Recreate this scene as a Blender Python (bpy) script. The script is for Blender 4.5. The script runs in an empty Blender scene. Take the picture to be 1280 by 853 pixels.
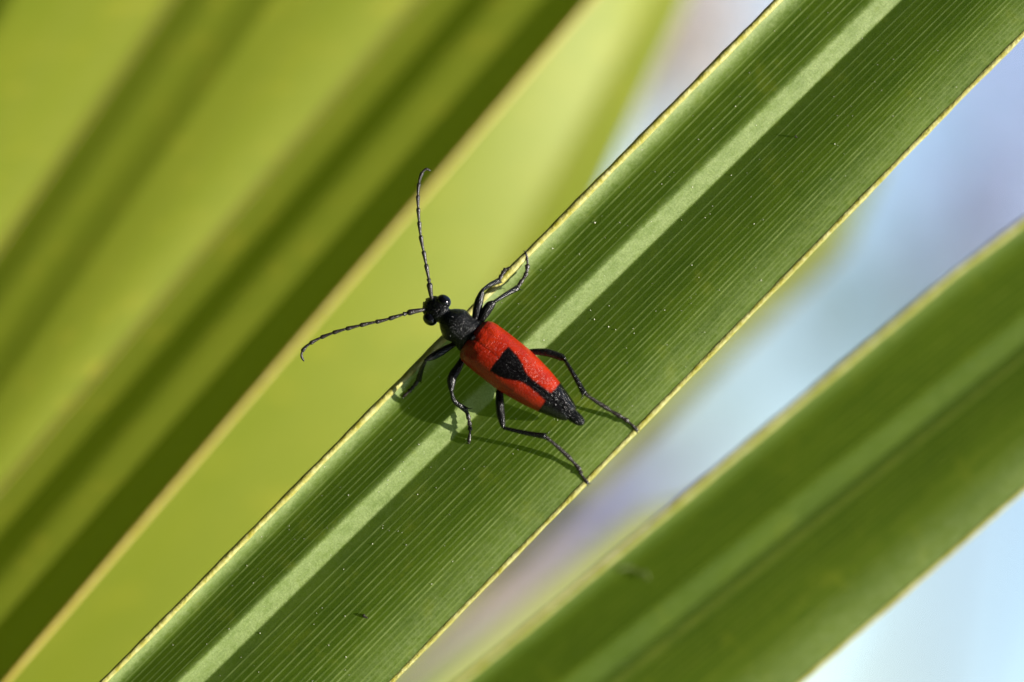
import bpy, math, random
import numpy as np
from mathutils import Matrix, Vector
random.seed(7); rng = np.random.default_rng(7)
scene = bpy.context.scene
COL = scene.collection

# ------------------------------------------------------------------ camera
FRAME_W = 0.092                 # metres seen across the frame at the focus distance
LENS, SENSOR = 100.0, 36.0
DIST = LENS / SENSOR * FRAME_W  # focus distance
PITCH, ROLL = math.radians(4), math.radians(60)
right0, up0 = Vector((1, 0, 0)), Vector((0, -math.sin(PITCH), math.cos(PITCH)))
BACK = Vector((0, -math.cos(PITCH), -math.sin(PITCH)))
RIGHT = right0 * math.cos(ROLL) + up0 * math.sin(ROLL)
UP = -right0 * math.sin(ROLL) + up0 * math.cos(ROLL)
R3 = Matrix((RIGHT, UP, BACK)).transposed()      # frame of the leaf plane: x right, y up, z towards the lens
cam_d = bpy.data.cameras.new('camera'); cam = bpy.data.objects.new('camera', cam_d); COL.objects.link(cam)
cam.matrix_world = Matrix.Translation(BACK * DIST) @ R3.to_4x4()
cam_d.lens, cam_d.sensor_width = LENS, SENSOR
cam_d.clip_start, cam_d.clip_end = 0.005, 20000
cam_d.dof.use_dof = True; cam_d.dof.focus_distance = DIST - 0.0010; cam_d.dof.aperture_fstop = 7.2
scene.camera = cam

# ------------------------------------------------------------------ sky, sun, exposure
SUN_E = math.radians(25)
_a = Vector((0.9976, -0.075)).normalized() * math.cos(SUN_E)
SUN = (RIGHT * _a.x + UP * _a.y + BACK * math.sin(SUN_E)).normalized()   # towards the sun
world = bpy.data.worlds.new('World'); scene.world = world; world.use_nodes = True
nt = world.node_tree; bg = nt.nodes['Background']
sky = nt.nodes.new('ShaderNodeTexSky'); sky.sky_type = 'NISHITA'; sky.sun_disc = False
sky.sun_elevation = math.asin(SUN.z); sky.sun_rotation = math.atan2(SUN.x, SUN.y)
sky.air_density, sky.dust_density, sky.ozone_density = 1.3, 0.6, 2.0
nt.links.new(sky.outputs[0], bg.inputs[0]); bg.inputs[1].default_value = 0.084
sd = bpy.data.lights.new('sun', 'SUN'); sd.energy = 5.0; sd.angle = math.radians(0.53); sd.color = (1.0, 0.95, 0.86)
so = bpy.data.objects.new('sun', sd); COL.objects.link(so)
so.rotation_euler = SUN.to_track_quat('Z', 'Y').to_euler()
scene.view_settings.view_transform = 'Standard'; scene.view_settings.look = 'None'
scene.view_settings.gamma = 1.0; scene.view_settings.exposure = 1.25
scene.cycles.use_denoising = True
scene.cycles.max_bounces = 10; scene.cycles.transparent_max_bounces = 8
scene.cycles.sample_clamp_indirect = 6.0

# ------------------------------------------------------------------ helpers
PX = FRAME_W * 1000 / 1280      # mm per photo pixel at the focus distance
DMM = DIST * 1000
def P(px, py, z=0.0):
    """photo pixel at height z mm above the focus plane -> mm in the leaf-plane frame"""
    k = (DMM - z) / DMM
    return np.array([(px - 640) * PX * k, -(py - 426.5) * PX * k, z])
def tag(o, label=None, cat=None, group=None, kind=None):
    if label: o['label'] = label
    if cat: o['category'] = cat
    if group: o['group'] = group
    if kind: o['kind'] = kind
    return o
def empty(name, loc_mm):
    o = bpy.data.objects.new(name, None); COL.objects.link(o); o.empty_display_size = 0.005
    o.matrix_world = Matrix.Translation(R3 @ Vector(loc_mm) / 1000) @ R3.to_4x4(); o['_o'] = list(map(float, loc_mm))
    return o
def mesh_obj(name, V, F, mat, parent=None, smooth=True, origin=(0, 0, 0), attrs=None, uv=None):
    """V in mm of the leaf-plane frame; parented pieces keep the frame of their thing"""
    V = np.asarray(V, float) - np.asarray(origin, float)
    me = bpy.data.meshes.new(name); me.from_pydata((V / 1000).tolist(), [], [tuple(map(int, f)) for f in F])
    if smooth: me.polygons.foreach_set('use_smooth', [True] * len(me.polygons))
    for k, a in (attrs or {}).items():
        at = me.attributes.new(k, 'FLOAT', 'POINT'); at.data.foreach_set('value', np.asarray(a, np.float32))
    if uv is not None:
        lay = me.uv_layers.new(name='UVMap'); li = np.empty(len(me.loops), np.int32); me.loops.foreach_get('vertex_index', li)
        lay.data.foreach_set('uv', np.asarray(uv, np.float32)[li].ravel())
    me.materials.append(mat); me.update()
    o = bpy.data.objects.new(name, me); COL.objects.link(o)
    if parent is not None: o.parent = parent
    return o
def grid_faces(n, m, wrap=False):
    F = []
    for i in range(n - 1):
        for j in range(m if wrap else m - 1):
            k = (j + 1) % m
            F.append((i * m + j, i * m + k, (i + 1) * m + k, (i + 1) * m + j))
    return F
def catmull(pts, n):
    pts = np.asarray(pts, float); q = np.vstack([2 * pts[0] - pts[1], pts, 2 * pts[-1] - pts[-2]])
    out = []
    for i in range(1, len(q) - 2):
        for t in np.linspace(0, 1, n, endpoint=False):
            a, b, c, d = q[i - 1], q[i], q[i + 1], q[i + 2]
            out.append(0.5 * (2 * b + (c - a) * t + (2 * a - 5 * b + 4 * c - d) * t * t + (3 * b - a - 3 * c + d) * t ** 3))
    out.append(q[-2]); return np.array(out)
def tube(pts, rad, seg=12, flat=1.0):
    pts = np.asarray(pts, float); n = len(pts); T = np.gradient(pts, axis=0)
    T /= np.linalg.norm(T, axis=1)[:, None] + 1e-12
    ref = np.array([0, 0, 1.0]); 
    if abs(T[0] @ ref) > .95: ref = np.array([1.0, 0, 0])
    u = np.cross(T[0], ref); u /= np.linalg.norm(u); V = []
    for i in range(n):
        u = u - (u @ T[i]) * T[i]; u /= np.linalg.norm(u) + 1e-12; v = np.cross(T[i], u)
        for k in range(seg):
            a = 2 * math.pi * k / seg
            V.append(pts[i] + rad[i] * (math.cos(a) * u + flat * math.sin(a) * v))
    F = grid_faces(n, seg, True)
    V.append(pts[0]); V.append(pts[-1]); a, b = len(V) - 2, len(V) - 1
    for k in range(seg):
        F.append((a, (k + 1) % seg, k)); F.append((b, (n - 1) * seg + k, (n - 1) * seg + (k + 1) % seg))
    return np.array(V), F
def join(parts):
    V, F, o = [], [], 0
    for v, f in parts:
        V.append(v); F += [tuple(i + o for i in q) for q in f]; o += len(v)
    return np.vstack(V), F

class N:
    """small node-tree writer"""
    def __init__(s, name):
        s.m = bpy.data.materials.new(name); s.m.use_nodes = True; s.t = s.m.node_tree; s.t.nodes.clear()
        s.out = s.t.nodes.new('ShaderNodeOutputMaterial')
    def n(s, typ, ins=None, **kw):
        x = s.t.nodes.new(typ)
        for k, v in kw.items(): setattr(x, k, v)
        for k, v in (ins or {}).items(): s.set(x.inputs[k], v)
        return x
    def set(s, sock, v):
        if isinstance(v, bpy.types.NodeSocket): s.t.links.new(v, sock)
        elif isinstance(v, bpy.types.Node): s.t.links.new(v.outputs[0], sock)
        elif isinstance(v, (tuple, list)) and len(v) == 3 and sock.type == 'RGBA': sock.default_value = (*v, 1)
        else: sock.default_value = v
    def math(s, op, a, b=0.0, clamp=False):
        x = s.n('ShaderNodeMath', operation=op, use_clamp=clamp); s.set(x.inputs[0], a); s.set(x.inputs[1], b); return x.outputs[0]
    def mix(s, f, a, b, blend='MIX'):
        x = s.n('ShaderNodeMix', data_type='RGBA', blend_type=blend)
        s.set(x.inputs['Factor'], f); s.set(x.inputs[6], a); s.set(x.inputs[7], b); return x.outputs[2]
    def ramp(s, f, a, b, c=0.0, d=1.0):
        x = s.n('ShaderNodeMapRange', clamp=True, interpolation_type='SMOOTHSTEP'); 
        for i, v in enumerate((f, a, b, c, d)): s.set(x.inputs[i], v)
        return x.outputs[0]
    def attr(s, name): return s.n('ShaderNodeAttribute', attribute_name=name).outputs['Fac']
    def vec(s, src, sc):
        x = s.n('ShaderNodeMapping'); s.set(x.inputs['Vector'], src); x.inputs['Scale'].default_value = sc; return x.outputs[0]
    def noise(s, v, scale, detail=3.0, rough=.55):
        return s.n('ShaderNodeTexNoise', {'Vector': v, 'Scale': scale, 'Detail': detail, 'Roughness': rough}).outputs[0]
    def bump(s, h, dist, strength=1.0, normal=None):
        x = s.n('ShaderNodeBump', {'Height': h, 'Distance': dist, 'Strength': strength})
        if normal is not None: s.set(x.inputs['Normal'], normal)
        return x.outputs[0]
    def surf(s, x): s.t.links.new(x.outputs[0] if isinstance(x, bpy.types.Node) else x, s.out.inputs['Surface']); return s.m

# ------------------------------------------------------------------ materials
def leaf_material(name, dark, light, vein, trans, tfac=.3, rough=.42, wax_sheen=(.26, .33, .115), fibre=6.0):
    m = N(name); uv = m.n('ShaderNodeTexCoord').outputs['UV']        # u, v in mm across and along the blade
    fib = m.noise(m.vec(uv, (1.0, .05, 1)), fibre, 4)                  # long fibres
    mot = m.noise(m.vec(uv, (1.0, .45, 1)), .28, 5, .6)              # broad mottling
    cell = m.noise(uv, 9.0, 3, .65)
    f = m.ramp(m.math('ADD', m.math('MULTIPLY', fib, .55), m.math('MULTIPLY', mot, .75)), .45, .85)
    c = m.mix(f, dark, light)
    c = m.mix(m.math('MULTIPLY', m.ramp(cell, .35, .75), .45), c, light)
    pat = m.ramp(m.noise(uv, .22, 5, .65), .55, .70)                  # pale worn patches
    c = m.mix(m.math('MULTIPLY', pat, .55), c, (light[0] * 2.0, light[1] * 1.5, light[2] * 2.2))
    va = m.attr('vein')
    vn = m.ramp(m.noise(m.vec(uv, (1.0, .30, 1)), 1.6, 4, .6), .25, .68, .25, 1.0)
    c = m.mix(m.math('MULTIPLY', va, vn), c, vein)
    edge = m.math('ADD', m.math('MULTIPLY', m.math('SUBTRACT', m.noise(m.vec(uv, (1, .7, 1)), 2.6, 5, .75), .5), 2.2), m.math('MULTIPLY', m.math('SUBTRACT', m.noise(uv, 11.0, 3, .7), .5), 1.8))
    wa_ = m.attr('wax_sheen')  # pale wax tone plus sun and sky sheen, painted into the base colour
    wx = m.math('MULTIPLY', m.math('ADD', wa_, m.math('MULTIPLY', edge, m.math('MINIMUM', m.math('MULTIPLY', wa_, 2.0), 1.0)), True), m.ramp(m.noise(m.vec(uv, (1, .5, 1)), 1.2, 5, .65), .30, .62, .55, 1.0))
    c = m.mix(wx, c, m.mix(m.ramp(m.noise(uv, 6.0, 4, .75), .36, .66), tuple(v * .74 for v in wax_sheen), tuple(v * 1.15 for v in wax_sheen)))
    sc_ = m.math('MULTIPLY', m.ramp(m.noise(m.vec(uv, (1, .22, 1)), 7.0, 5, .75), .60, .72), m.ramp(m.noise(uv, .5, 3), .42, .62))
    c = m.mix(m.math('MULTIPLY', sc_, .75), c, (.22, .29, .09))
    xv = m.noise(m.vec(uv, (.25, 1.0, 1)), 5.0, 2)                   # faint cross veins
    c = m.mix(m.math('MULTIPLY', m.ramp(xv, .66, .72), .22), c, light)
    vo = m.n('ShaderNodeTexVoronoi', {'Vector': uv, 'Scale': 1.1, 'Randomness': 1.0})
    sp = m.math('MULTIPLY', m.math('LESS_THAN', vo.outputs['Distance'], .055), m.math('GREATER_THAN', m.noise(uv, .9, 2), .53))
    c = m.mix(m.math('MULTIPLY', sp, .55), c, (.42, .45, .20))
    b = m.bump(m.math('ADD', m.math('MULTIPLY', cell, .6), m.math('MULTIPLY', m.noise(uv, 26.0, 2), .5)), .00003, .55)
    ro = m.ramp(m.noise(uv, 3.0, 4), .3, .75, rough - .06, rough + .12)
    p = m.n('ShaderNodeBsdfPrincipled', {'Base Color': c, 'Roughness': ro, 'Specular IOR Level': .6, 'Normal': b})
    t = m.n('ShaderNodeBsdfTranslucent', {'Color': m.mix(m.math('MULTIPLY', va, .5), trans, vein), 'Normal': b})
    x = m.n('ShaderNodeMixShader', {0: tfac}); m.t.links.new(p.outputs[0], x.inputs[1]); m.t.links.new(t.outputs[0], x.inputs[2])
    return m.surf(x)
M_LEAF = leaf_material('leaf_blade', (.042, .090, .004), (.112, .178, .010), (.40, .50, .15), (.20, .30, .008))
M_LEAF2 = leaf_material('leaf_blade_right', (.052, .100, .003), (.100, .158, .006), (.26, .30, .03), (.22, .30, .008), fibre=1.6)
M_FAN = leaf_material('leaf_blade_fan', (.185, .225, .008), (.225, .252, .012), (.26, .28, .03), (.36, .40, .008), .40, .6)
def rim_material(name, a, b):
    m = N(name); uv = m.n('ShaderNodeTexCoord').outputs['UV']
    n = m.noise(m.vec(uv, (1, .35, 1)), 2.2, 5, .65)
    c = m.mix(m.ramp(n, .3, .72), a, b)
    c = m.mix(m.math('MULTIPLY', m.ramp(m.noise(uv, 1.3, 4), .66, .74), .5), c, (.16, .08, .02))
    p = m.n('ShaderNodeBsdfPrincipled', {'Base Color': c, 'Roughness': .42, 'Subsurface Weight': .0,
            'Normal': m.bump(m.noise(m.vec(uv, (1, .4, 1)), 7.0, 4), .00014, .9)})
    t = m.n('ShaderNodeBsdfTranslucent', {'Color': c})
    x = m.n('ShaderNodeMixShader', {0: .25}); m.t.links.new(p.outputs[0], x.inputs[1]); m.t.links.new(t.outputs[0], x.inputs[2])
    return m.surf(x)
M_RIM = rim_material('leaf_margin', (.34, .31, .03), (.56, .54, .22))
M_RIM_FAN = rim_material('fan_margin', (.36, .28, .03), (.44, .34, .05))
M_MIDRIB = rim_material('fan_midrib', (.24, .20, .02), (.30, .24, .03))
def simple(name, col, rough=.5, spec=.5, scale=200., amt=.25, bumpd=0.0, metal=0.0):
    m = N(name); co = m.n('ShaderNodeTexCoord').outputs['Object']
    n = m.noise(co, scale, 4)
    c = m.mix(m.ramp(n, .3, .7), tuple(v * (1 - amt) for v in col), tuple(min(1, v * (1 + amt)) for v in col))
    ins = {'Base Color': c, 'Roughness': rough, 'Specular IOR Level': spec, 'Metallic': metal}
    if bumpd: ins['Normal'] = m.bump(n, bumpd, .7)
    return m.surf(m.n('ShaderNodeBsdfPrincipled', ins))
def chitin(name, col, scale, dist, rough, strength=.9, spec=.5):
    """black shell with fine pits"""
    m = N(name); co = m.n('ShaderNodeTexCoord').outputs['Object']
    vo = m.n('ShaderNodeTexVoronoi', {'Vector': co, 'Scale': scale}, feature='SMOOTH_F1'); vo.inputs['Smoothness'].default_value = .4
    h = m.math('ADD', m.ramp(vo.outputs['Distance'], .05, .55), m.math('MULTIPLY', m.noise(co, scale * 2.3, 3), .6))
    c = m.mix(m.noise(co, scale * .2, 3), col, tuple(v * 1.9 for v in col))
    return m.surf(m.n('ShaderNodeBsdfPrincipled', {'Base Color': c, 'Roughness': rough, 'Specular IOR Level': spec,
                                                  'Normal': m.bump(h, dist, strength)}))
M_BLACK = chitin('black_shell', (.003, .003, .0034), 6800, .00008, .19, 1.0, .26)
M_LEG = chitin('leg_shell', (.004, .0038, .004), 6500, .00005, .22, .8, .40)
M_TARSUS = chitin('tarsus_shell', (.010, .007, .006), 9000, .00003, .34, .8)
M_ANT = chitin('antenna_shell', (.009, .006, .005), 9000, .00003, .36, .8)
M_EYE = simple('eye_black', (.002, .002, .003), .10, .4, 9000, .2)
def elytra_material():
    m = N('red_wing_case'); co = m.n('ShaderNodeTexCoord').outputs['Object']
    vo = m.n('ShaderNodeTexVoronoi', {'Vector': co, 'Scale': 6500}, feature='SMOOTH_F1'); vo.inputs['Smoothness'].default_value = .35
    pit = m.ramp(vo.outputs['Distance'], .08, .5)
    n = m.noise(co, 700, 4)
    sd_ = m.math('ADD', m.attr('spot'), m.math('MULTIPLY', m.math('SUBTRACT', m.noise(co, 3000, 2), .5), 2.2))
    k = m.ramp(sd_, -.9, .9)
    red = m.mix(m.ramp(n, .3, .7), (.25, .009, .002), (.34, .019, .002))
    red = m.mix(m.math('MULTIPLY', m.math('SUBTRACT', 1.0, pit), .18), red, (.20, .004, .002))
    c = m.mix(k, red, (.003, .0025, .003))
    ti = m.attr('tip'); ro = m.math('SUBTRACT', .31, m.math('MULTIPLY', ti, .10))
    return m.surf(m.n('ShaderNodeBsdfPrincipled', {'Base Color': c, 'Roughness': ro, 'Specular IOR Level': m.math('ADD', m.math('SUBTRACT', .48, m.math('MULTIPLY', k, .36)), m.math('MULTIPLY', ti, .5)),
                  'Normal': m.bump(m.math('ADD', pit, m.math('MULTIPLY', m.noise(co, 16000, 2), .3)), .00004, .85)}))
M_ELY = elytra_material()
M_SOIL = simple('garden_lawn', (.065, .095, .025), .9, .3, 1.2, .35)
M_HILL = simple('dry_hill', (.20, .165, .15), .95, .2, .01, .25)
M_BARK = simple('bark', (.15, .12, .10), .85, .3, 14., .35, .01)
M_PETIOLE = simple('petiole_green', (.11, .16, .03), .45, .4, 60., .25)
M_DUST = simple('pale_dust', (.62, .60, .48), .6, .4, 3000, .2)
M_SPECK = simple('dark_speck', (.02, .016, .010), .7, .3, 3000, .3)
M_FLUFF = simple('pale_fluff', (.22, .26, .09), .7, .3, 2000, .25)
def tree_leaf(name, a, b):
    m = N(name); g = m.n('ShaderNodeNewGeometry').outputs['Random Per Island']
    c = m.mix(g, a, b)
    p = m.n('ShaderNodeBsdfPrincipled', {'Base Color': c, 'Roughness': .5})
    t = m.n('ShaderNodeBsdfTranslucent', {'Color': c})
    x = m.n('ShaderNodeMixShader', {0: .3}); m.t.links.new(p.outputs[0], x.inputs[1]); m.t.links.new(t.outputs[0], x.inputs[2])
    return m.surf(x)

# ------------------------------------------------------------------ setting: ground, hills
def world_mesh(name, V, F, mat, parent=None, smooth=True):
    me = bpy.data.meshes.new(name); me.from_pydata([tuple(map(float, v)) for v in V], [], [tuple(map(int, f)) for f in F])
    if smooth: me.polygons.foreach_set('use_smooth', [True] * len(me.polygons))
    me.materials.append(mat); o = bpy.data.objects.new(name, me); COL.objects.link(o); o.parent = parent; return o
GROUND = -1.30
n = 41; xs = np.sign(np.linspace(-1, 1, n)) * np.abs(np.linspace(-1, 1, n)) ** 3 * 6000
V = [(x, y, GROUND + .05 * math.sin(x * .7) * math.cos(y * .6) * (1 if abs(x) < 60 and abs(y) < 60 else 0)) for x in xs for y in xs]
tag(world_mesh('ground', V, grid_faces(n, n), M_SOIL), kind='structure', label='green garden lawn below the palm')
V = []
az = np.linspace(-.75, .75, 121)
for k, (r, f) in enumerate(((900, 0), (1300, .45), (1700, 1.0), (2300, .6), (3200, 0))):
    for a in az:
        h = 92 + 26 * math.sin(a * 9 + 1) + 12 * math.sin(a * 23 + .6) + 5 * math.sin(a * 61)
        V.append((r * math.sin(a), r * math.cos(a), GROUND - 1 + f * h * (1 + .05 * math.sin(a * 90 + k))))
tag(world_mesh('hills', V, grid_faces(5, 121), M_HILL), kind='structure', label='dry brown hills on the horizon')

# ------------------------------------------------------------------ the two sharp leaflets
STRIP = 11.5
def tilt_profile(L, Rr, lit=1.0):
    """tilt in degrees (+ faces the sun side) over the width in px, midrib strip at 0"""
    xs = [-L, -L + 5, -L + 12, -L + 20, -L + 30, -STRIP - 9, -STRIP - 1.5, -STRIP + 1.5, STRIP - 1.2, STRIP + 1.2,
          STRIP + 20, .42 * Rr, .56 * Rr, .68 * Rr, .82 * Rr, .93 * Rr, Rr]
    ts = [34, 26, 10, -10, -24, -24, -12, 15, 13, -26, -25, -23, -19, -15, -10, -6, -3]
    if lit < 1: ts = ts[:7] + [-9, -10] + ts[9:]; ts[:4] = [10, 6, -6, -16]
    return xs, ts
class Leaflet:
    def __init__(s, A, B, stations, z0, z1, seed, wk=1.0, wr=.42, wl=1.0):
        """A, B: two photo points on the midrib; stations: (tau px, left width px, right width px)"""
        s.wk, s.wr, s.wl = wk, wr, wl; s.A, s.B = np.array(A, float), np.array(B, float); s.C = (s.A + s.B) / 2
        s.len = np.linalg.norm(s.B - s.A); s.d = (s.B - s.A) / s.len; s.nrm = np.array([-s.d[1], s.d[0]])
        s.st = np.array(stations, float); s.z0, s.z1 = z0, z1; s.seed = seed
        L0, R0 = np.interp(0, s.st[:, 0], s.st[:, 1]), np.interp(0, s.st[:, 0], s.st[:, 2]); s.L0, s.R0 = L0, R0
        w = np.linspace(-L0, R0, 1200); xs, ts = tilt_profile(L0, R0, wk)
        sl = -np.tan(np.radians(np.interp(w, xs, ts))); z = np.concatenate([[0], np.cumsum((sl[1:] + sl[:-1]) / 2 * np.diff(w))])
        z -= np.interp(STRIP, w, z); s.pw, s.pz = w, z * PX
    def widths(s, tau): return np.interp(tau, s.st[:, 0], s.st[:, 1]), np.interp(tau, s.st[:, 0], s.st[:, 2])
    def zbase(s, tau): return s.z0 + (s.z1 - s.z0) * (tau / s.len + .5)
    def point(s, tau, wn, dz=0.0):
        """wn: nominal px across at the middle station; scaled to the local width"""
        L, Rr = s.widths(tau); g = np.where(wn < 0, L / s.L0, Rr / s.R0)
        p = s.C + s.d * tau + s.nrm * (wn * g)
        z = s.zbase(tau) + np.interp(wn, s.pw, s.pz) * min(1, (L + Rr) / (s.L0 + s.R0)) + dz
        return P(p[0], p[1], z)
    def z_at(s, px, py):
        v = np.array([px, py]) - s.C; tau = v @ s.d; w = v @ s.nrm; L, Rr = s.widths(tau)
        wn = w * (s.L0 / L if w < 0 else s.R0 / Rr)
        return s.zbase(tau) + float(np.interp(np.clip(wn, s.pw[0], s.pw[-1]), s.pw, s.pz))
    def build(s, parent, origin, mat, rim, label):
        r = np.random.default_rng(s.seed)
        ws, vn, dz = [], [], []
        def add(w, v, h): ws.append(w); vn.append(v); dz.append(h)
        veins = []
        x = -s.L0 + 22
        while x < -STRIP - 5: veins.append((x, r.uniform(.45, 1), 0)); x += r.uniform(6.5, 9.5)
        x = STRIP + 14
        while x < s.R0 - 6:
            f = x / s.R0; veins.append((x, r.uniform(.4, 1) * (1.0 if f < .75 else .6), 0)); x += r.uniform(6.0, 9.0) * (1.0 if f < .5 else .8)
        if s.wk < 1: veins = [v for v in veins if not STRIP + 4 < v[0] < STRIP + 26]; wide = STRIP + 15
        else: wide = None
        if wide:
            for o, k in ((-5, 0), (-2.5, .8), (2.5, .8), (5, 0)): add(wide + o, k, 0.03 * k)
        for x, v, _ in veins:
            for o, k, h in ((-1.2, 0, 0), (-.4, v, .006), (.4, v, .006), (1.2, 0, 0)): add(x + o, k, h * v)
        for x in np.linspace(-s.L0, s.R0, 90):
            if all(abs(x - v[0]) > 1.6 for v in veins) and not (wide and abs(x - wide) < 5): add(x, 0, 0)
        for x in (-STRIP - 1.5, -STRIP + 1.5, STRIP - 1.2, STRIP + 1.2): add(x, 0, 0)
        o = np.argsort(ws); ws, vn, dz = np.array(ws)[o], np.array(vn)[o], np.array(dz)[o]
        t0, t1 = s.st[0, 0], s.st[-1, 0]
        taus = np.unique(np.concatenate([np.linspace(t0, -800, 40), np.linspace(-800, 800, 130), np.linspace(800, t1, 40)]))
        V, uv, va, wa = [], [], [], []
        wax_sheen_at = np.interp(ws, [-s.L0, -s.L0 + 9, -s.L0 + 26, -STRIP - 7, -STRIP + 2.5, STRIP - .6, STRIP + .8, STRIP + 26, .62 * s.R0, .86 * s.R0, s.R0], [s.wl, s.wl, 0, .0, s.wk, s.wk, .30, .04, 0, s.wr, s.wr])  # paints sunlit sheen on strip and both edges, sky sheen beside the strip
        for t in taus:
            wob = .06 * math.sin(t * .013 + s.seed) + .03 * math.sin(t * .041)
            for w, v, h in zip(ws, vn, dz):
                V.append(s.point(t, w, h + wob * (w / 150) ** 2)); uv.append((w * PX, t * PX)); va.append(v)
            wa += list(wax_sheen_at)
        blade = mesh_obj('leaflet', V, grid_faces(len(taus), len(ws)), mat, parent, True, origin, {'vein': va, 'wax_sheen': wa}, uv)
        blade['label'] = label
        for side in (-1, 1):
            wn = -s.L0 + .5 if side < 0 else s.R0 - .5
            pts, rad = [], []
            for t in taus:
                wob = .06 * math.sin(t * .013 + s.seed) + .03 * math.sin(t * .041)
                pts.append(s.point(t, wn, wob * (wn / 150) ** 2 - (.0 if side < 0 else .05)))
                rad.append((4.6 if side < 0 else 3.4) * PX * min(1, s.widths(t)[0] / s.L0) * (1 + .08 * math.sin(t * .05) + .06 * math.sin(t * .17)))
            V2, F2 = tube(pts, rad, 10, .75 if side < 0 else .42)
            seg = 10; uv2 = [((i % seg) * .08, taus[min(i // seg, len(taus) - 1)] * PX) for i in range(len(V2))]
            mesh_obj('leaf_margin', V2, F2, rim, blade, True, origin, None, uv2)
        return blade

HUB_A = P(-2050, 3050, -14)
LA = Leaflet((237, 853), (1112, 0), [(-3800, 3, 3), (-3000, 20, 45), (-1800, 58, 140), (-1000, 71, 180), (-611, 77, 181), (611, 99, 149), (1100, 104, 142), (2400, 60, 70), (3300, 2, 2)], 0.0, 0.0, 3)
LB = Leaflet((725, 853), (1265, 427), [(-3800, 3, 3), (-3000, 20, 45), (-1800, 60, 140), (-900, 88, 188), (-343, 95, 180), (343, 112, 151), (480, 108, 140), (760, 70, 85), (1050, 2, 2)], -19.0, -19.0, 11, .22, .55, .35)
hubA = LA.point(-3750, 0.)
frondA = tag(empty('palm_frond', hubA), 'sharp dark green palm leaf with two broad veined leaflets, beetle sitting on one', 'palm leaf', 'palm leaves')
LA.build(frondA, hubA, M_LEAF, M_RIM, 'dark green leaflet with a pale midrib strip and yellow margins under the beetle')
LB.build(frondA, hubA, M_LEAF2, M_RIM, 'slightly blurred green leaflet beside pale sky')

# ------------------------------------------------------------------ the pleated fan out of focus behind
HUB_B = P(-1650, 2850, -12)
class Boundary:
    """a pleat line: hub, crossing of the lower frame edge, of the upper frame edge, tip"""
    def __init__(s, b, t, ext=.75, tip=None):
        b, t = np.array(b, float), np.array(t, float)
        e = t + (t - b) * ext if tip is None else np.array(tip, float)
        s.p = np.array([P(*b), P(*t), P(*e)])
    def at(s, v):
        if v < .4: return HUB_B + (s.p[0] - HUB_B) * (v / .4)
        if v < .75: return s.p[0] + (s.p[1] - s.p[0]) * ((v - .4) / .35)
        return s.p[1] + (s.p[2] - s.p[1]) * ((v - .75) / .25)
def fan_leaflet(parent, A, Vv, B, steps, seed, label, rimside=(1,), rimr=.28):
    r = np.random.default_rng(seed)
    vs = np.linspace(.02, 1, 120); V, uv, va = [], [], []
    fr, pr = zip(*steps)                      # relief of the shaded half: fraction across -> fraction of the rise
    a_s = np.linspace(0, 1, 40); veins = r.uniform(0, 1, 80) * (r.uniform(0, 1, 80) > .55)
    for v in vs:
        a, m, b = A.at(v), Vv.at(v), B.at(v)
        if v > .82:
            k = (v - .82) / .18; c = (a + b) / 2; a, m, b = a + (c - a) * k * .8, m + (c - m) * k * .8, b + (c - b) * k * .8
        wa = np.linalg.norm(m - a)
        for i, x in enumerate(a_s):
            V.append(a + (m - a) * x + np.array([0, 0, .5 * math.sin(math.pi * x) * min(1, wa / 10)])); uv.append((x * 13, v * 260)); va.append(veins[i] * .5)
        for i, x in enumerate(a_s[1:]):
            p = m + (b - m) * x; z = m[2] + (b[2] - m[2]) * np.interp(x, fr, pr)
            V.append(np.array([p[0], p[1], z])); uv.append((13 + x * 15, v * 260)); va.append(veins[40 + i] * .35)
    bl = mesh_obj('leaflet', V, grid_faces(len(vs), 79), M_FAN, parent, True, HUB_B, {'vein': va}, uv); bl['label'] = label
    pts = [Vv.at(v) + np.array([0, 0, .1]) for v in vs if v <= .82]
    V2, F2 = tube(pts, [.11 * min(1, .15 + v * 2) for v in vs if v <= .82], 8)
    mesh_obj('midrib', V2, F2, M_MIDRIB, bl, True, HUB_B, None, [((i % 8) * .1, (i // 8) * 2.2) for i in range(len(V2))])
    for sd_ in rimside:
        E = B if sd_ > 0 else A; pts = [E.at(v) + np.array([0, 0, .15]) for v in vs if v <= .82]
        V2, F2 = tube(pts, [rimr * min(1, .15 + v * 2) for v in vs if v <= .82], 8)
        mesh_obj('leaf_margin', V2, F2, M_RIM_FAN, bl, True, HUB_B, None, [((i % 8) * .1, (i // 8) * 2.2) for i in range(len(V2))])
frondB = tag(empty('palm_frond', HUB_B), 'blurred yellow-green pleated palm fan spread behind the beetle antennae', 'palm leaf', 'palm leaves')
Rm1 = Boundary((-760, 853, -36), (-330, 0, -52)); V0 = Boundary((-640, 853, -38), (-190, 0, -54))
R0 = Boundary((-500, 853, -26), (-75, 0, -43)); V1 = Boundary((-375, 853, -27.5), (215, 0, -45.2))
R1 = Boundary((-249, 853, -24), (340, 0, -43)); V2b = Boundary((-205, 853, -23.5), (522, 0, -44.6))
R2 = Boundary((6, 853, -19), (738, 0, -40)); R2c = Boundary((-40, 853, -56), (690, 0, -74))
V3 = Boundary((360, 853, -58), (780, 60, -80), .35); R3b = Boundary((470, 853, -58), (832, 60, -81), .35)
G1 = [(0, 0), (.06, .06), (.34, .44), (.44, .52), (.62, .62), (.72, .70), (1, 1)]
G2 = [(0, 0), (.20, .11), (.28, .18), (.42, .44), (.50, .52), (.72, .64), (.80, .72), (1, 1)]
fan_leaflet(frondB, Rm1, V0, R0, G1, 1, 'blurred outermost pleat of the fan')
fan_leaflet(frondB, R0, V1, R1, G1, 2, 'blurred pleat with a bright side and two dark green stripes', ())
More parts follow.
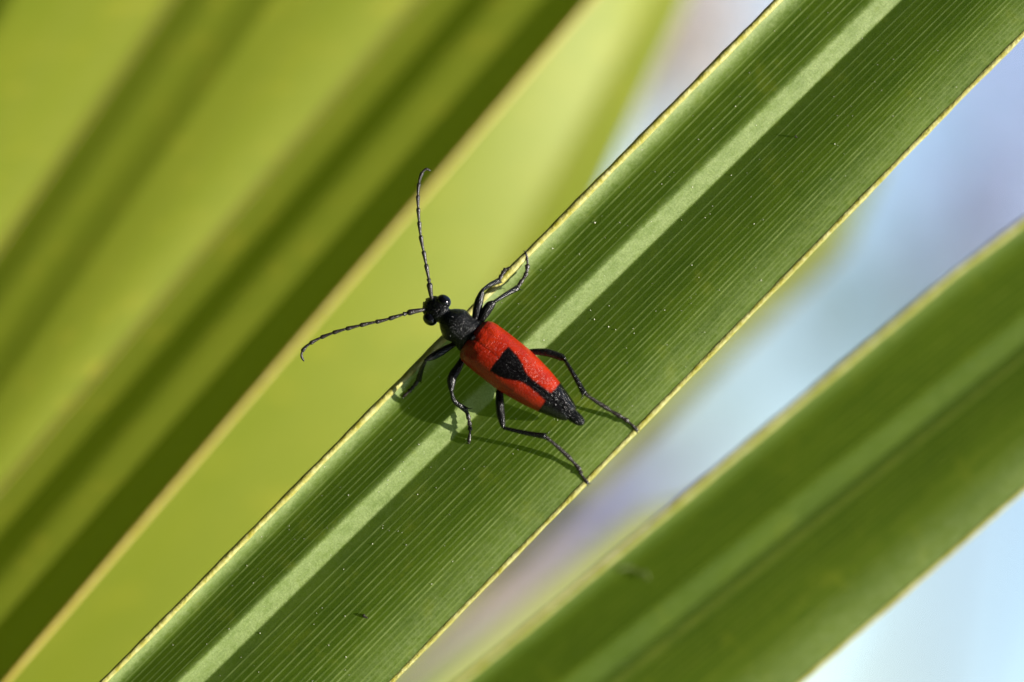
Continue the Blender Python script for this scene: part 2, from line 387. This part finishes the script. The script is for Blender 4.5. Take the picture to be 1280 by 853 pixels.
fan_leaflet(frondB, R1, V2b, R2, G2, 3, 'blurred pleat with a wide bright side ending in a tan margin', (1,), .34)
fan_leaflet(frondB, R2c, V3, R3b, [(0, 0), (1, 1)], 4, 'bright yellow-green leaflet just behind the beetle head', ())
# two more leaflets of the same fan that peep out past the sharp ones
fan_leaflet(frondB, Boundary((330, 853, -118), (890, 320, -134), .3), Boundary((400, 853, -120), (940, 325, -136), .25),
            Boundary((480, 853, -122), (1025, 330, -138), .2), [(0, 0), (1, 1)], 5, 'blurred leaflet showing past the lower margin of the sharp leaflet')
fan_leaflet(frondB, Boundary((540, 853, -104), (785, 660, -116), .3), Boundary((620, 853, -108), (850, 670, -120), .25),
            Boundary((710, 853, -108), (900, 690, -118), .2), [(0, 0), (1, 1)], 6, 'blurred leaflet showing above the upper margin of the right leaflet')
def petiole(parent, hub, end):
    h = Vector(hub); inv = R3.transposed()
    e = inv @ Vector(end) * 1000
    mid = (h + e) / 2 + inv @ Vector((-40, 0, 60))
    pts = catmull([np.array(h + (h - mid) * -.02), np.array(mid), np.array(e)], 14)
    V2, F2 = tube(pts, np.linspace(4.5, 9, len(pts)), 12)
    mesh_obj('petiole', V2, F2, M_PETIOLE, parent, True, np.array(hub))
for fr, hb in ((frondA, hubA), (frondB, HUB_B)):
    w = R3 @ Vector(hb) / 1000; petiole(fr, hb, (w.x * .4 - .02, w.y + (.10 if fr is frondB else .04), GROUND - .02))

# ------------------------------------------------------------------ the beetle
H0 = np.array([545., 387.]); T = np.array([.79, .613]); T /= np.linalg.norm(T); Q = np.array([T[1], -T[0]])
def zc(s): return 1.15 + .0120 * s if s > 12 else 1.15 + .0120 * 12 + (s - 12) * .022
def B(s, q, z):                          # body station s px behind the head, q px to the beetle's right, height mm
    p = H0 + T * s + Q * q; return P(p[0], p[1], z)
ORG = P(650, 455, LA.z_at(650, 455))
beetle = tag(empty('beetle', ORG), 'slender red and black longhorn beetle standing on the sharp palm leaflet', 'beetle')
# one continuous body: head, neck, thorax, abdomen
st = np.array([  # s, half width px, up mm, down mm
 (-17, 2.5, .20, .20), (-15.5, 8, .50, .5), (-12, 12.5, .70, .7), (-6, 15.5, .88, .9), (0, 17.5, 1.0, 1.0), (6, 16.5, 1.0, 1.0), (10, 12.5, .88, .9),
 (12.5, 10.8, .80, .8), (14.5, 11.6, .88, .8), (17, 14.5, 1.06, .95), (22, 18.2, 1.26, 1.1), (28, 21.8, 1.42, 1.15), (33, 22.2, 1.46, 1.15), (40, 20.4, 1.40, 1.15),
 (47, 20.6, 1.28, 1.15), (53, 23.0, 1.1, 1.15), (58, 22, .8, 1.2), (66, 24, .7, 1.3), (90, 26, .7, 1.35), (130, 26, .7, 1.25), (165, 21, .6, 1.0),
 (190, 15.5, .55, .75), (205, 10, .50, .6), (214, 8.2, .42, .5), (220, 7.8, .44, .45), (226, 7.0, .42, .4), (231, 5.2, .32, .3), (233.5, 2.2, .12, .1)], float)
ss = np.concatenate([np.linspace(-17, 62, 110), np.linspace(63, 200, 70), np.linspace(201, 233.5, 46)])
def smooth_interp(x, xp, fp):
    return np.array([float(v) for v in (np.interp(x - .8, xp, fp) + 2 * np.interp(x, xp, fp) + np.interp(x + .8, xp, fp)) / 4])
aw, au, ad = (smooth_interp(ss, st[:, 0], st[:, k]) for k in (1, 2, 3)); NS = 48; V = []
for s, a, u, d in zip(ss, aw, au, ad):
    for k in range(NS):
        th = 2 * math.pi * k / NS; c, sn = math.cos(th), math.sin(th)
        groove = 0
        if 20 < s < 54 and sn > 0: groove = -.10 * math.exp(-(c * a / 3.0) ** 2) * math.sin(math.pi * (s - 20) / 34)
        if -12 < s < 6 and sn > 0: groove = -.07 * math.exp(-(c * a / 2.5) ** 2)
        V.append(B(s, a * c, zc(s) + (u if sn > 0 else d) * sn + groove))
F = grid_faces(len(ss), NS, True); V += [B(-17.2, 0, zc(-17)), B(233.8, 0, zc(233))]
for k in range(NS):
    F.append((len(V) - 2, (k + 1) % NS, k)); F.append((len(V) - 1, (len(ss) - 1) * NS + k, (len(ss) - 1) * NS + (k + 1) % NS))
body = mesh_obj('body', V, F, M_BLACK, beetle, True, ORG); body['label'] = 'black pitted head, thorax and abdomen'
def ellipsoid(c, ax, rad, n=20, m=28):
    V = []
    for i in range(n + 1):
        ph = math.pi * i / n
        for j in range(m):
            th = 2 * math.pi * j / m
            e = np.array([math.sin(ph) * math.cos(th) * rad[0], math.sin(ph) * math.sin(th) * rad[1], math.cos(ph) * rad[2]])
            V.append(c + ax.T @ e)
    return np.array(V), grid_faces(n + 1, m, True)
AX = np.array([[T[0], -T[1], 0], [Q[0], -Q[1], 0], [0, 0, 1.0]])
for sg in (-1, 1):
    c = B(1.5, sg * 13.8, zc(0) + .22); Ve, Fe = ellipsoid(c, AX, (9.6 * PX, 8.2 * PX, .74)); mesh_obj('eye', Ve, Fe, M_EYE, beetle, True, ORG)
    pts = catmull([B(-11, sg * 6, zc(-14) - .35), B(-15, sg * 5.5, zc(-17) - .5), B(-18, sg * 2, zc(-18) - .6)], 5)
    Vm, Fm = tube(pts, np.linspace(.17, .05, len(pts)), 8); mesh_obj('mandible', Vm, Fm, M_LEG, beetle, True, ORG)
# scutellum
Vs, Fs = ellipsoid(B(61, 0, zc(61) + 1.28), AX, (5 * PX, 4.5 * PX, .12)); mesh_obj('scutellum', Vs, Fs, M_BLACK, beetle, True, ORG)
# wing cases
ea = np.array([(55, 20), (57, 25), (60, 28.5), (65, 31), (72, 32), (90, 32.4), (120, 32.2), (140, 30.2), (160, 27), (181, 22.3), (195, 18.2), (206, 14.6), (211, 12.2), (213.5, 10.6), (214.5, 9.2)])
eh = np.array([(55, .92), (57, 1.15), (60, 1.35), (66, 1.52), (76, 1.62), (110, 1.68), (140, 1.58), (165, 1.38), (190, 1.10), (206, .92), (212, .80), (214.5, .66)])
def seg_sd(s, q):
    """signed px distance to the black marking, positive inside"""
    q = abs(q)
    w = np.interp(s, [96.5, 98.2, 100, 104, 112, 120, 127, 134, 141, 150, 178, 181, 184], [-6, 8, 18.6, 18.4, 17.2, 15.4, 12.4, 8.6, 5.6, 4.8, 5.8, 22, 60])
    d = w - q
    if s < 101: d = min(d, (s - 98.0 - .10 * (14 - q)) if q < 19 else -3)
    d2 = (s - 177.5 - .06 * q)
    return max(d * .8, d2)
for sg in (1, -1):
    es = np.concatenate([np.linspace(55, 66, 16), np.linspace(67, 196, 130), np.linspace(197, 214.5, 24)]); NT = 44; V, sp, tp_ = [], [], []
    for s in es:
        a = np.interp(s, ea[:, 0], ea[:, 1]); h = np.interp(s, eh[:, 0], eh[:, 1])
        qi = .15 + (np.interp(s, [196, 206, 214.5], [0, 2.2, 7.4]) if s > 196 else 0) + (max(0, 60 - s) * 1.1 if s < 60 else 0)
        th0 = math.asin(min(.98, qi / a)); th1 = math.radians(104)
        for k in range(NT):
            th = th0 + (th1 - th0) * k / (NT - 1); q = a * math.sin(th) ** .92; z = zc(s) + .05 + h * (math.cos(th) if th < math.pi / 2 else 1.6 * math.cos(th))
            z -= .035 * math.exp(-((q - qi) / 1.3) ** 2)          # suture dip
            z -= .10 * math.exp(-((q - 17) / 5) ** 2) * math.exp(-((s - 66) / 9) ** 2)   # hollow inside the shoulder
            V.append(B(s, sg * q, z)); tp_.append(float(np.clip((s - 177) / 5, 0, 1))); sp.append(seg_sd(s, q * (1 if sg > 0 else .94)))
    mesh_obj('wing_case', V, grid_faces(len(es), NT), M_ELY, beetle, True, ORG, {'spot': sp, 'tip': tp_})
# legs: thing > leg > femur, tibia, tarsus
def leg(base, femur, tibia, tarsus, wf, z_base, z_knee, lift=.16, off=False):
    """px polylines; the last tarsus point stands on the leaf"""
    zt = LA.z_at(*tarsus[-1]) + .07
    def zline(pts, z0, z1): return [P(x, y, z0 + (z1 - z0) * i / (len(pts) - 1)) for i, (x, y) in enumerate(pts)]
    zend = max(zt, LA.z_at(*tarsus[0])) + lift + .30
    fp = catmull(zline([base] + femur, z_base, z_knee), 10); n = len(fp); x = np.linspace(0, 1, n)
    rf = (wf / 2) * PX * np.interp(x, [0, .18, .5, .75, .93, 1], [.55, .72, 1, .95, .62, .38])
    Vf, Ff = tube(fp, rf, 16, .85)
    L = mesh_obj('leg', Vf, Ff, M_LEG, beetle, True, ORG)
    tp = catmull(zline([femur[-1]] + tibia, z_knee, zend), 10); x = np.linspace(0, 1, len(tp))
    Vt, Ft = tube(tp, 3.1 * PX * np.interp(x, [0, .1, .3, .8, 1], [.70, .72, .82, 1.1, 1.28]), 14, .8)
    parts = [(Vt, Ft)]
    d = tp[-1] - tp[-3]; d /= np.linalg.norm(d); sd2 = np.cross(d, [0, 0, 1.0])
    for k in (-1, 1):                                             # spurs
        e = tp[-1] + sd2 * k * .18
        parts.append(tube([e, e + d * .2 + sd2 * k * .16, e + d * .36 + sd2 * k * .34], [.055, .04, .008], 6))
    Vt, Ft = join(parts); mesh_obj('tibia', Vt, Ft, M_LEG, L, True, ORG)
    # tarsus of five joints and two claws, sinking on to the leaf
    tz = [tibia[-1]] + tarsus; raw = []
    cum = np.concatenate([[0], np.cumsum([math.dist(tz[i], tz[i + 1]) for i in range(len(tz) - 1)])]); cum /= cum[-1]
    for (px, py), c in zip(tz, cum):
        z = zend + (zt - zend) * min(1, c * 1.0) ** .8
        raw.append(P(px, py, max(z, LA.z_at(px, py) + .09 if not off else z)))
    cp = catmull(raw, 14); x = np.linspace(0, 1, len(cp))
    rad = []
    for t in x:
        for a, b, r0, r1 in ((0, .34, .60, 1.0), (.34, .54, .58, 1.02), (.54, .70, .6, 1.12), (.70, 1.01, .42, .80)):
            if a <= t < b:
                f = (t - a) / (b - a); rad.append(2.9 * PX * (r0 + (r1 - r0) * min(1, f * 1.25)) * (1 if f < .93 else .72)); break
    parts = [tube(cp, rad, 12, .7)]
    d = cp[-1] - cp[-4]; d /= np.linalg.norm(d); sd2 = np.cross(d, [0, 0, 1.0])
    for k in (-1, 1):
        parts.append(tube(catmull([cp[-1] - d * .05, cp[-1] + d * .13 + sd2 * k * .10, cp[-1] + d * .20 + sd2 * k * .22 + np.array([0, 0, -.07])], 4), np.linspace(.06, .012, 9), 6))
    Vt, Ft = join(parts); mesh_obj('tarsus', Vt, Ft, M_TARSUS, L, True, ORG)
leg((572, 428), [(558, 436), (545, 443.5), (532.5, 450)], [(527, 462), (523.5, 475)], [(515, 485.5), (504.5, 495.5)], 10.5, .9, 1.5)
leg((580, 445), [(573, 459), (565, 473), (564, 489.5)], [(568.5, 502), (583, 513)], [(586, 524.5), (587.5, 537), (586, 553)], 12, 1.0, 1.9)
leg((626, 478), [(624.5, 492), (625.5, 515), (629, 535)], [(655, 541), (682, 545.5)], [(708, 569), (723.5, 586), (727, 594), (735, 604.5)], 11, 1.7, 3.1)
leg((590, 408), [(594.8, 396), (598, 380), (603, 363)], [(613, 356), (624, 351)], [(627, 344), (631.6, 337), (637, 335.5)], 11.5, 1.0, 1.5)
leg((600, 404), [(605, 394), (611, 384), (618, 377.5)], [(632, 368.5), (647, 360)], [(651, 353), (657.5, 342.5), (659.3, 328), (657, 315.5)], 12.5, 1.2, 1.6)
leg((652, 441), [(667, 440), (684, 441), (701, 446.5), (706, 450)], [(718, 470), (730.5, 492.5)], [(761.5, 512.5), (783.5, 526), (796.5, 538)], 10, 2.2, 3.6)
# antennae: eleven joints each
def antenna(pts, z0, z1, w):
    zz = np.linspace(0, 1, len(pts)); path = catmull([P(x, y, z0 + (z1 - z0) * t + .5 * math.sin(math.pi * t)) for (x, y), t in zip(pts, zz)], 24)
    cum = np.concatenate([[0], np.cumsum(np.linalg.norm(np.diff(path, axis=0), axis=1))]); cum /= cum[-1]
    ends = [0, .135, .165, .27, .365, .475, .575, .67, .76, .845, .925, 1.0]
    root = None
    for i in range(11):
        t = np.linspace(ends[i], min(1, ends[i + 1] + .004), 14); seg = np.array([[np.interp(v, cum, path[:, k]) for k in range(3)] for v in t])
        f = np.linspace(0, 1, 14); r = w / 2 * PX * (1.25 if i == 0 else 1.0 - .018 * i) * np.interp(f, [0, .12, .6, .9, 1], [.50, .62, .86, 1.12, .66])
        if i == 10: r *= np.interp(f, [0, .6, 1], [1, .85, .3])
        Va, Fa = tube(seg, r, 12)
        o = mesh_obj('antenna' if i == 0 else 'antenna_segment', Va, Fa, M_ANT, beetle if i == 0 else root, True, ORG)
        root = root or o
antenna([(541, 377), (538.5, 368), (535.6, 347.6), (530.7, 321), (525.8, 295), (523, 265.5), (522.5, 239), (526, 220), (532, 211.8), (538.5, 214)], 1.3, 2.2, 5.6)
antenna([(533, 387), (526, 388), (511, 391), (481.5, 400), (458.5, 405), (435.5, 410.6), (415.8, 416.5), (396, 424.7), (381.3, 434.6), (376.8, 444), (380, 452)], 1.3, 1.8, 5.6)

# ------------------------------------------------------------------ grains on the leaf
V, F = [], []
for i in range(260):
    t = rng.uniform(-620, 620); w = rng.uniform(-80, 165)
    c = LA.point(t, w, .02); r = rng.uniform(.015, .042) * (1.7 if rng.uniform() > .93 else 1)
    Vd, Fd = ellipsoid(c, np.eye(3), (r * rng.uniform(.7, 1.6), r * rng.uniform(.7, 1.4), r * .7), 4, 6)
    F += [tuple(k + len(V) for k in f) for f in Fd]; V += list(Vd)
tag(mesh_obj('dust', np.array(V), F, M_DUST, None, True), 'pale dust grains scattered over the sharp palm leaflet', 'dust', kind='stuff').matrix_world = R3.to_4x4()
for (px, py, r, lab) in ((455, 770, .17, 'black speck of dirt below the pale strip of the sharp leaflet'), (995, 171, .10, 'small dark splinter right of the pale strip of the sharp leaflet')):
    c = P(px, py, LA.z_at(px, py) + .05); parts = []
    for k in range(5):
        o = rng.normal(0, r * .5, 3) * np.array([1, 1, .2]); parts.append(ellipsoid(c + o, np.eye(3), (r * rng.uniform(.4, .9), r * rng.uniform(.4, .8), r * .5), 6, 8))
    Vd, Fd = join(parts); o = tag(mesh_obj('dirt_speck', Vd - c, Fd, M_SPECK), lab, 'dirt')
    o.matrix_world = Matrix.Translation(R3 @ Vector(c) / 1000) @ R3.to_4x4()
pts = [P(x, y, LB.z_at(x, y) + .25) for x, y in ((773, 712), (783, 709.5), (791, 711), (798, 716), (806, 717), (810, 724))]
c = pts[0]; Vd, Fd = tube(catmull(pts, 8), .15 * np.interp(np.linspace(0, 1, 41), [0, .2, .5, .8, 1], [.5, 1, .7, 1.4, .8]), 10, .5)
o = tag(mesh_obj('plant_fluff', Vd - c, Fd, M_FLUFF), 'small pale curled fluff stuck to the blurred right leaflet', 'fluff')
o.matrix_world = Matrix.Translation(R3 @ Vector(c) / 1000) @ R3.to_4x4()

# ------------------------------------------------------------------ trees far out of focus
def ray(px, py):
    v = R3 @ Vector(P(px, py, 0) / 1000) - BACK * DIST; return v.normalized()
def tree(px, py, dist, crown, nleaf, lsize, mat, label, seed, clusters, branchy=1.0, off=.3):
    """crown centre seen towards a photo point at a given distance; crown = radii in metres"""
    r = np.random.default_rng(seed); c = np.array(BACK * DIST + ray(px, py) * dist)
    base = np.array([c[0] + off, c[1] + .3, GROUND]); root = bpy.data.objects.new('tree', None); COL.objects.link(root); root.location = base
    tag(root, label, 'tree', 'trees behind the palm')
    h = c[2] - GROUND; rt = .018 * h + .02
    trunk = catmull([base - base, np.array([.1, 0, h * .35]), np.array([-.1, .05, h * .65]), c - base], 8)
    tubes = [tube(trunk, np.linspace(rt, rt * .35, len(trunk)), 10)]
    cen = []
    for k in range(clusters):
        d = r.normal(0, 1, 3); d /= np.linalg.norm(d); p = c + d * np.array(crown) * r.uniform(.35, 1.0) ** .6; cen.append(p)
        b0 = trunk[int(len(trunk) * r.uniform(.55, .95))]; e = p - base; mid = (b0 + e) / 2 + r.normal(0, .12, 3)
        bp = catmull([b0, mid, e], 6); tubes.append(tube(bp, np.linspace(rt * .3, .012, len(bp)) * branchy, 6))
    Vt, Ft = join(tubes); world_mesh('trunk', Vt, Ft, M_BARK, root)
    V, F = [], []
    for i in range(nleaf):
        p = cen[r.integers(len(cen))] + r.normal(0, .28, 3) * np.array(crown) / 1.6 - base
        a = r.normal(0, 1, 3); a /= np.linalg.norm(a); b = np.cross(a, r.normal(0, 1, 3)); b /= np.linalg.norm(b) + 1e-9
        l, w = lsize * r.uniform(.6, 1.3), lsize * r.uniform(.25, .45); o = len(V)
        V += [p - a * l, p - b * w, p + a * l, p + b * w]; F.append((o, o + 1, o + 2, o + 3))
    world_mesh('crown', V, F, mat, root, False)
def blocker_hedge(x0, y0, x1, y1, top, n, label, seed):  # unseen greenery added to hold back ambient sky light
    r = np.random.default_rng(seed); L = math.hypot(x1 - x0, y1 - y0); d = np.array([(x1 - x0) / L, (y1 - y0) / L]); nn = np.array([-d[1], d[0]])
    root = bpy.data.objects.new('blocker_hedge', None); COL.objects.link(root); root.location = (x0, y0, GROUND); tag(root, label, 'blocker_hedge', 'added hedges that block sky light')
    V = []
    us = np.linspace(0, L, 40)
    for u in us:
        for k, (o, z) in enumerate(((-.28, 0), (-.30, top * .5), (-.2, top * .93), (.2, top * .93), (.30, top * .5), (.28, 0))):
            j = r.normal(0, .04, 2); V.append((d[0] * u + nn[0] * (o + j[0]), d[1] * u + nn[1] * (o + j[0]), z + j[1] * (z > 0)))
    world_mesh('branch_core', V, grid_faces(40, 6), M_BARK, root)
    V, F = [], []
    for i in range(n):
        u, z, o = r.uniform(0, L), r.uniform(0.02, 1) ** .8 * top, r.choice((-1, 1)) * r.uniform(.24, .5)
        if r.uniform() < .15: o, z = r.uniform(-.3, .3), top * r.uniform(.92, 1.06)
        p = np.array([d[0] * u + nn[0] * o, d[1] * u + nn[1] * o, z]); a = r.normal(0, 1, 3); a /= np.linalg.norm(a); b = np.cross(a, r.normal(0, 1, 3)); b /= np.linalg.norm(b) + 1e-9
        l, w = r.uniform(.05, .09), r.uniform(.025, .045); k = len(V); V += [p - a * l, p - b * w, p + a * l, p + b * w]; F.append((k, k + 1, k + 2, k + 3))
    world_mesh('foliage', V, F, M_BLOCKER, root, False)
M_BLOCKER = tree_leaf('blocker_leaves', (.020, .035, .010), (.045, .075, .020))
blocker_hedge(-4.0, -1.9, 1.0, -1.9, 4.2, 9000, 'unseen dark evergreen row added behind the camera to cut sky light', 21)
blocker_hedge(-2.6, -1.7, -2.6, 4.0, 3.0, 8000, 'unseen dark evergreen row added left of the palm to cut sky light', 22)
M_T1 = tree_leaf('lilac_blossom', (.34, .35, .54), (.56, .57, .84)); M_T2 = tree_leaf('tree_leaves_green', (.07, .10, .035), (.16, .19, .06))
M_T3 = tree_leaf('pale_blossom', (.50, .42, .38), (.78, .68, .64))
tree(1290, 170, 14, (1.2, 1.0, .75), 1000, .08, M_T1, 'blurred lilac blossom tree showing between the two sharp leaflets', 5, 11, 1.0, 2.2)
tree(790, 600, 13, (.55, .6, .45), 1300, .07, M_T1, 'blurred low lilac bush showing just above the right leaflet', 8, 7, 1.0, .6)
tree(1085, 375, 11, (.26, .4, .2), 900, .07, M_T2, 'blurred small green treetop beside the lilac blossom tree', 6, 4, 1.0, .2)
tree(905, 525, 11, (.2, .3, .15), 600, .06, M_T2, 'blurred small green treetop above the low lilac bush', 9, 3, 1.0, .3)
tree(850, 20, 13, (.6, .6, .5), 1800, .08, M_T3, 'blurred pale pink blossom tree beyond the yellow-green fan', 10, 8, 1.0, .4)
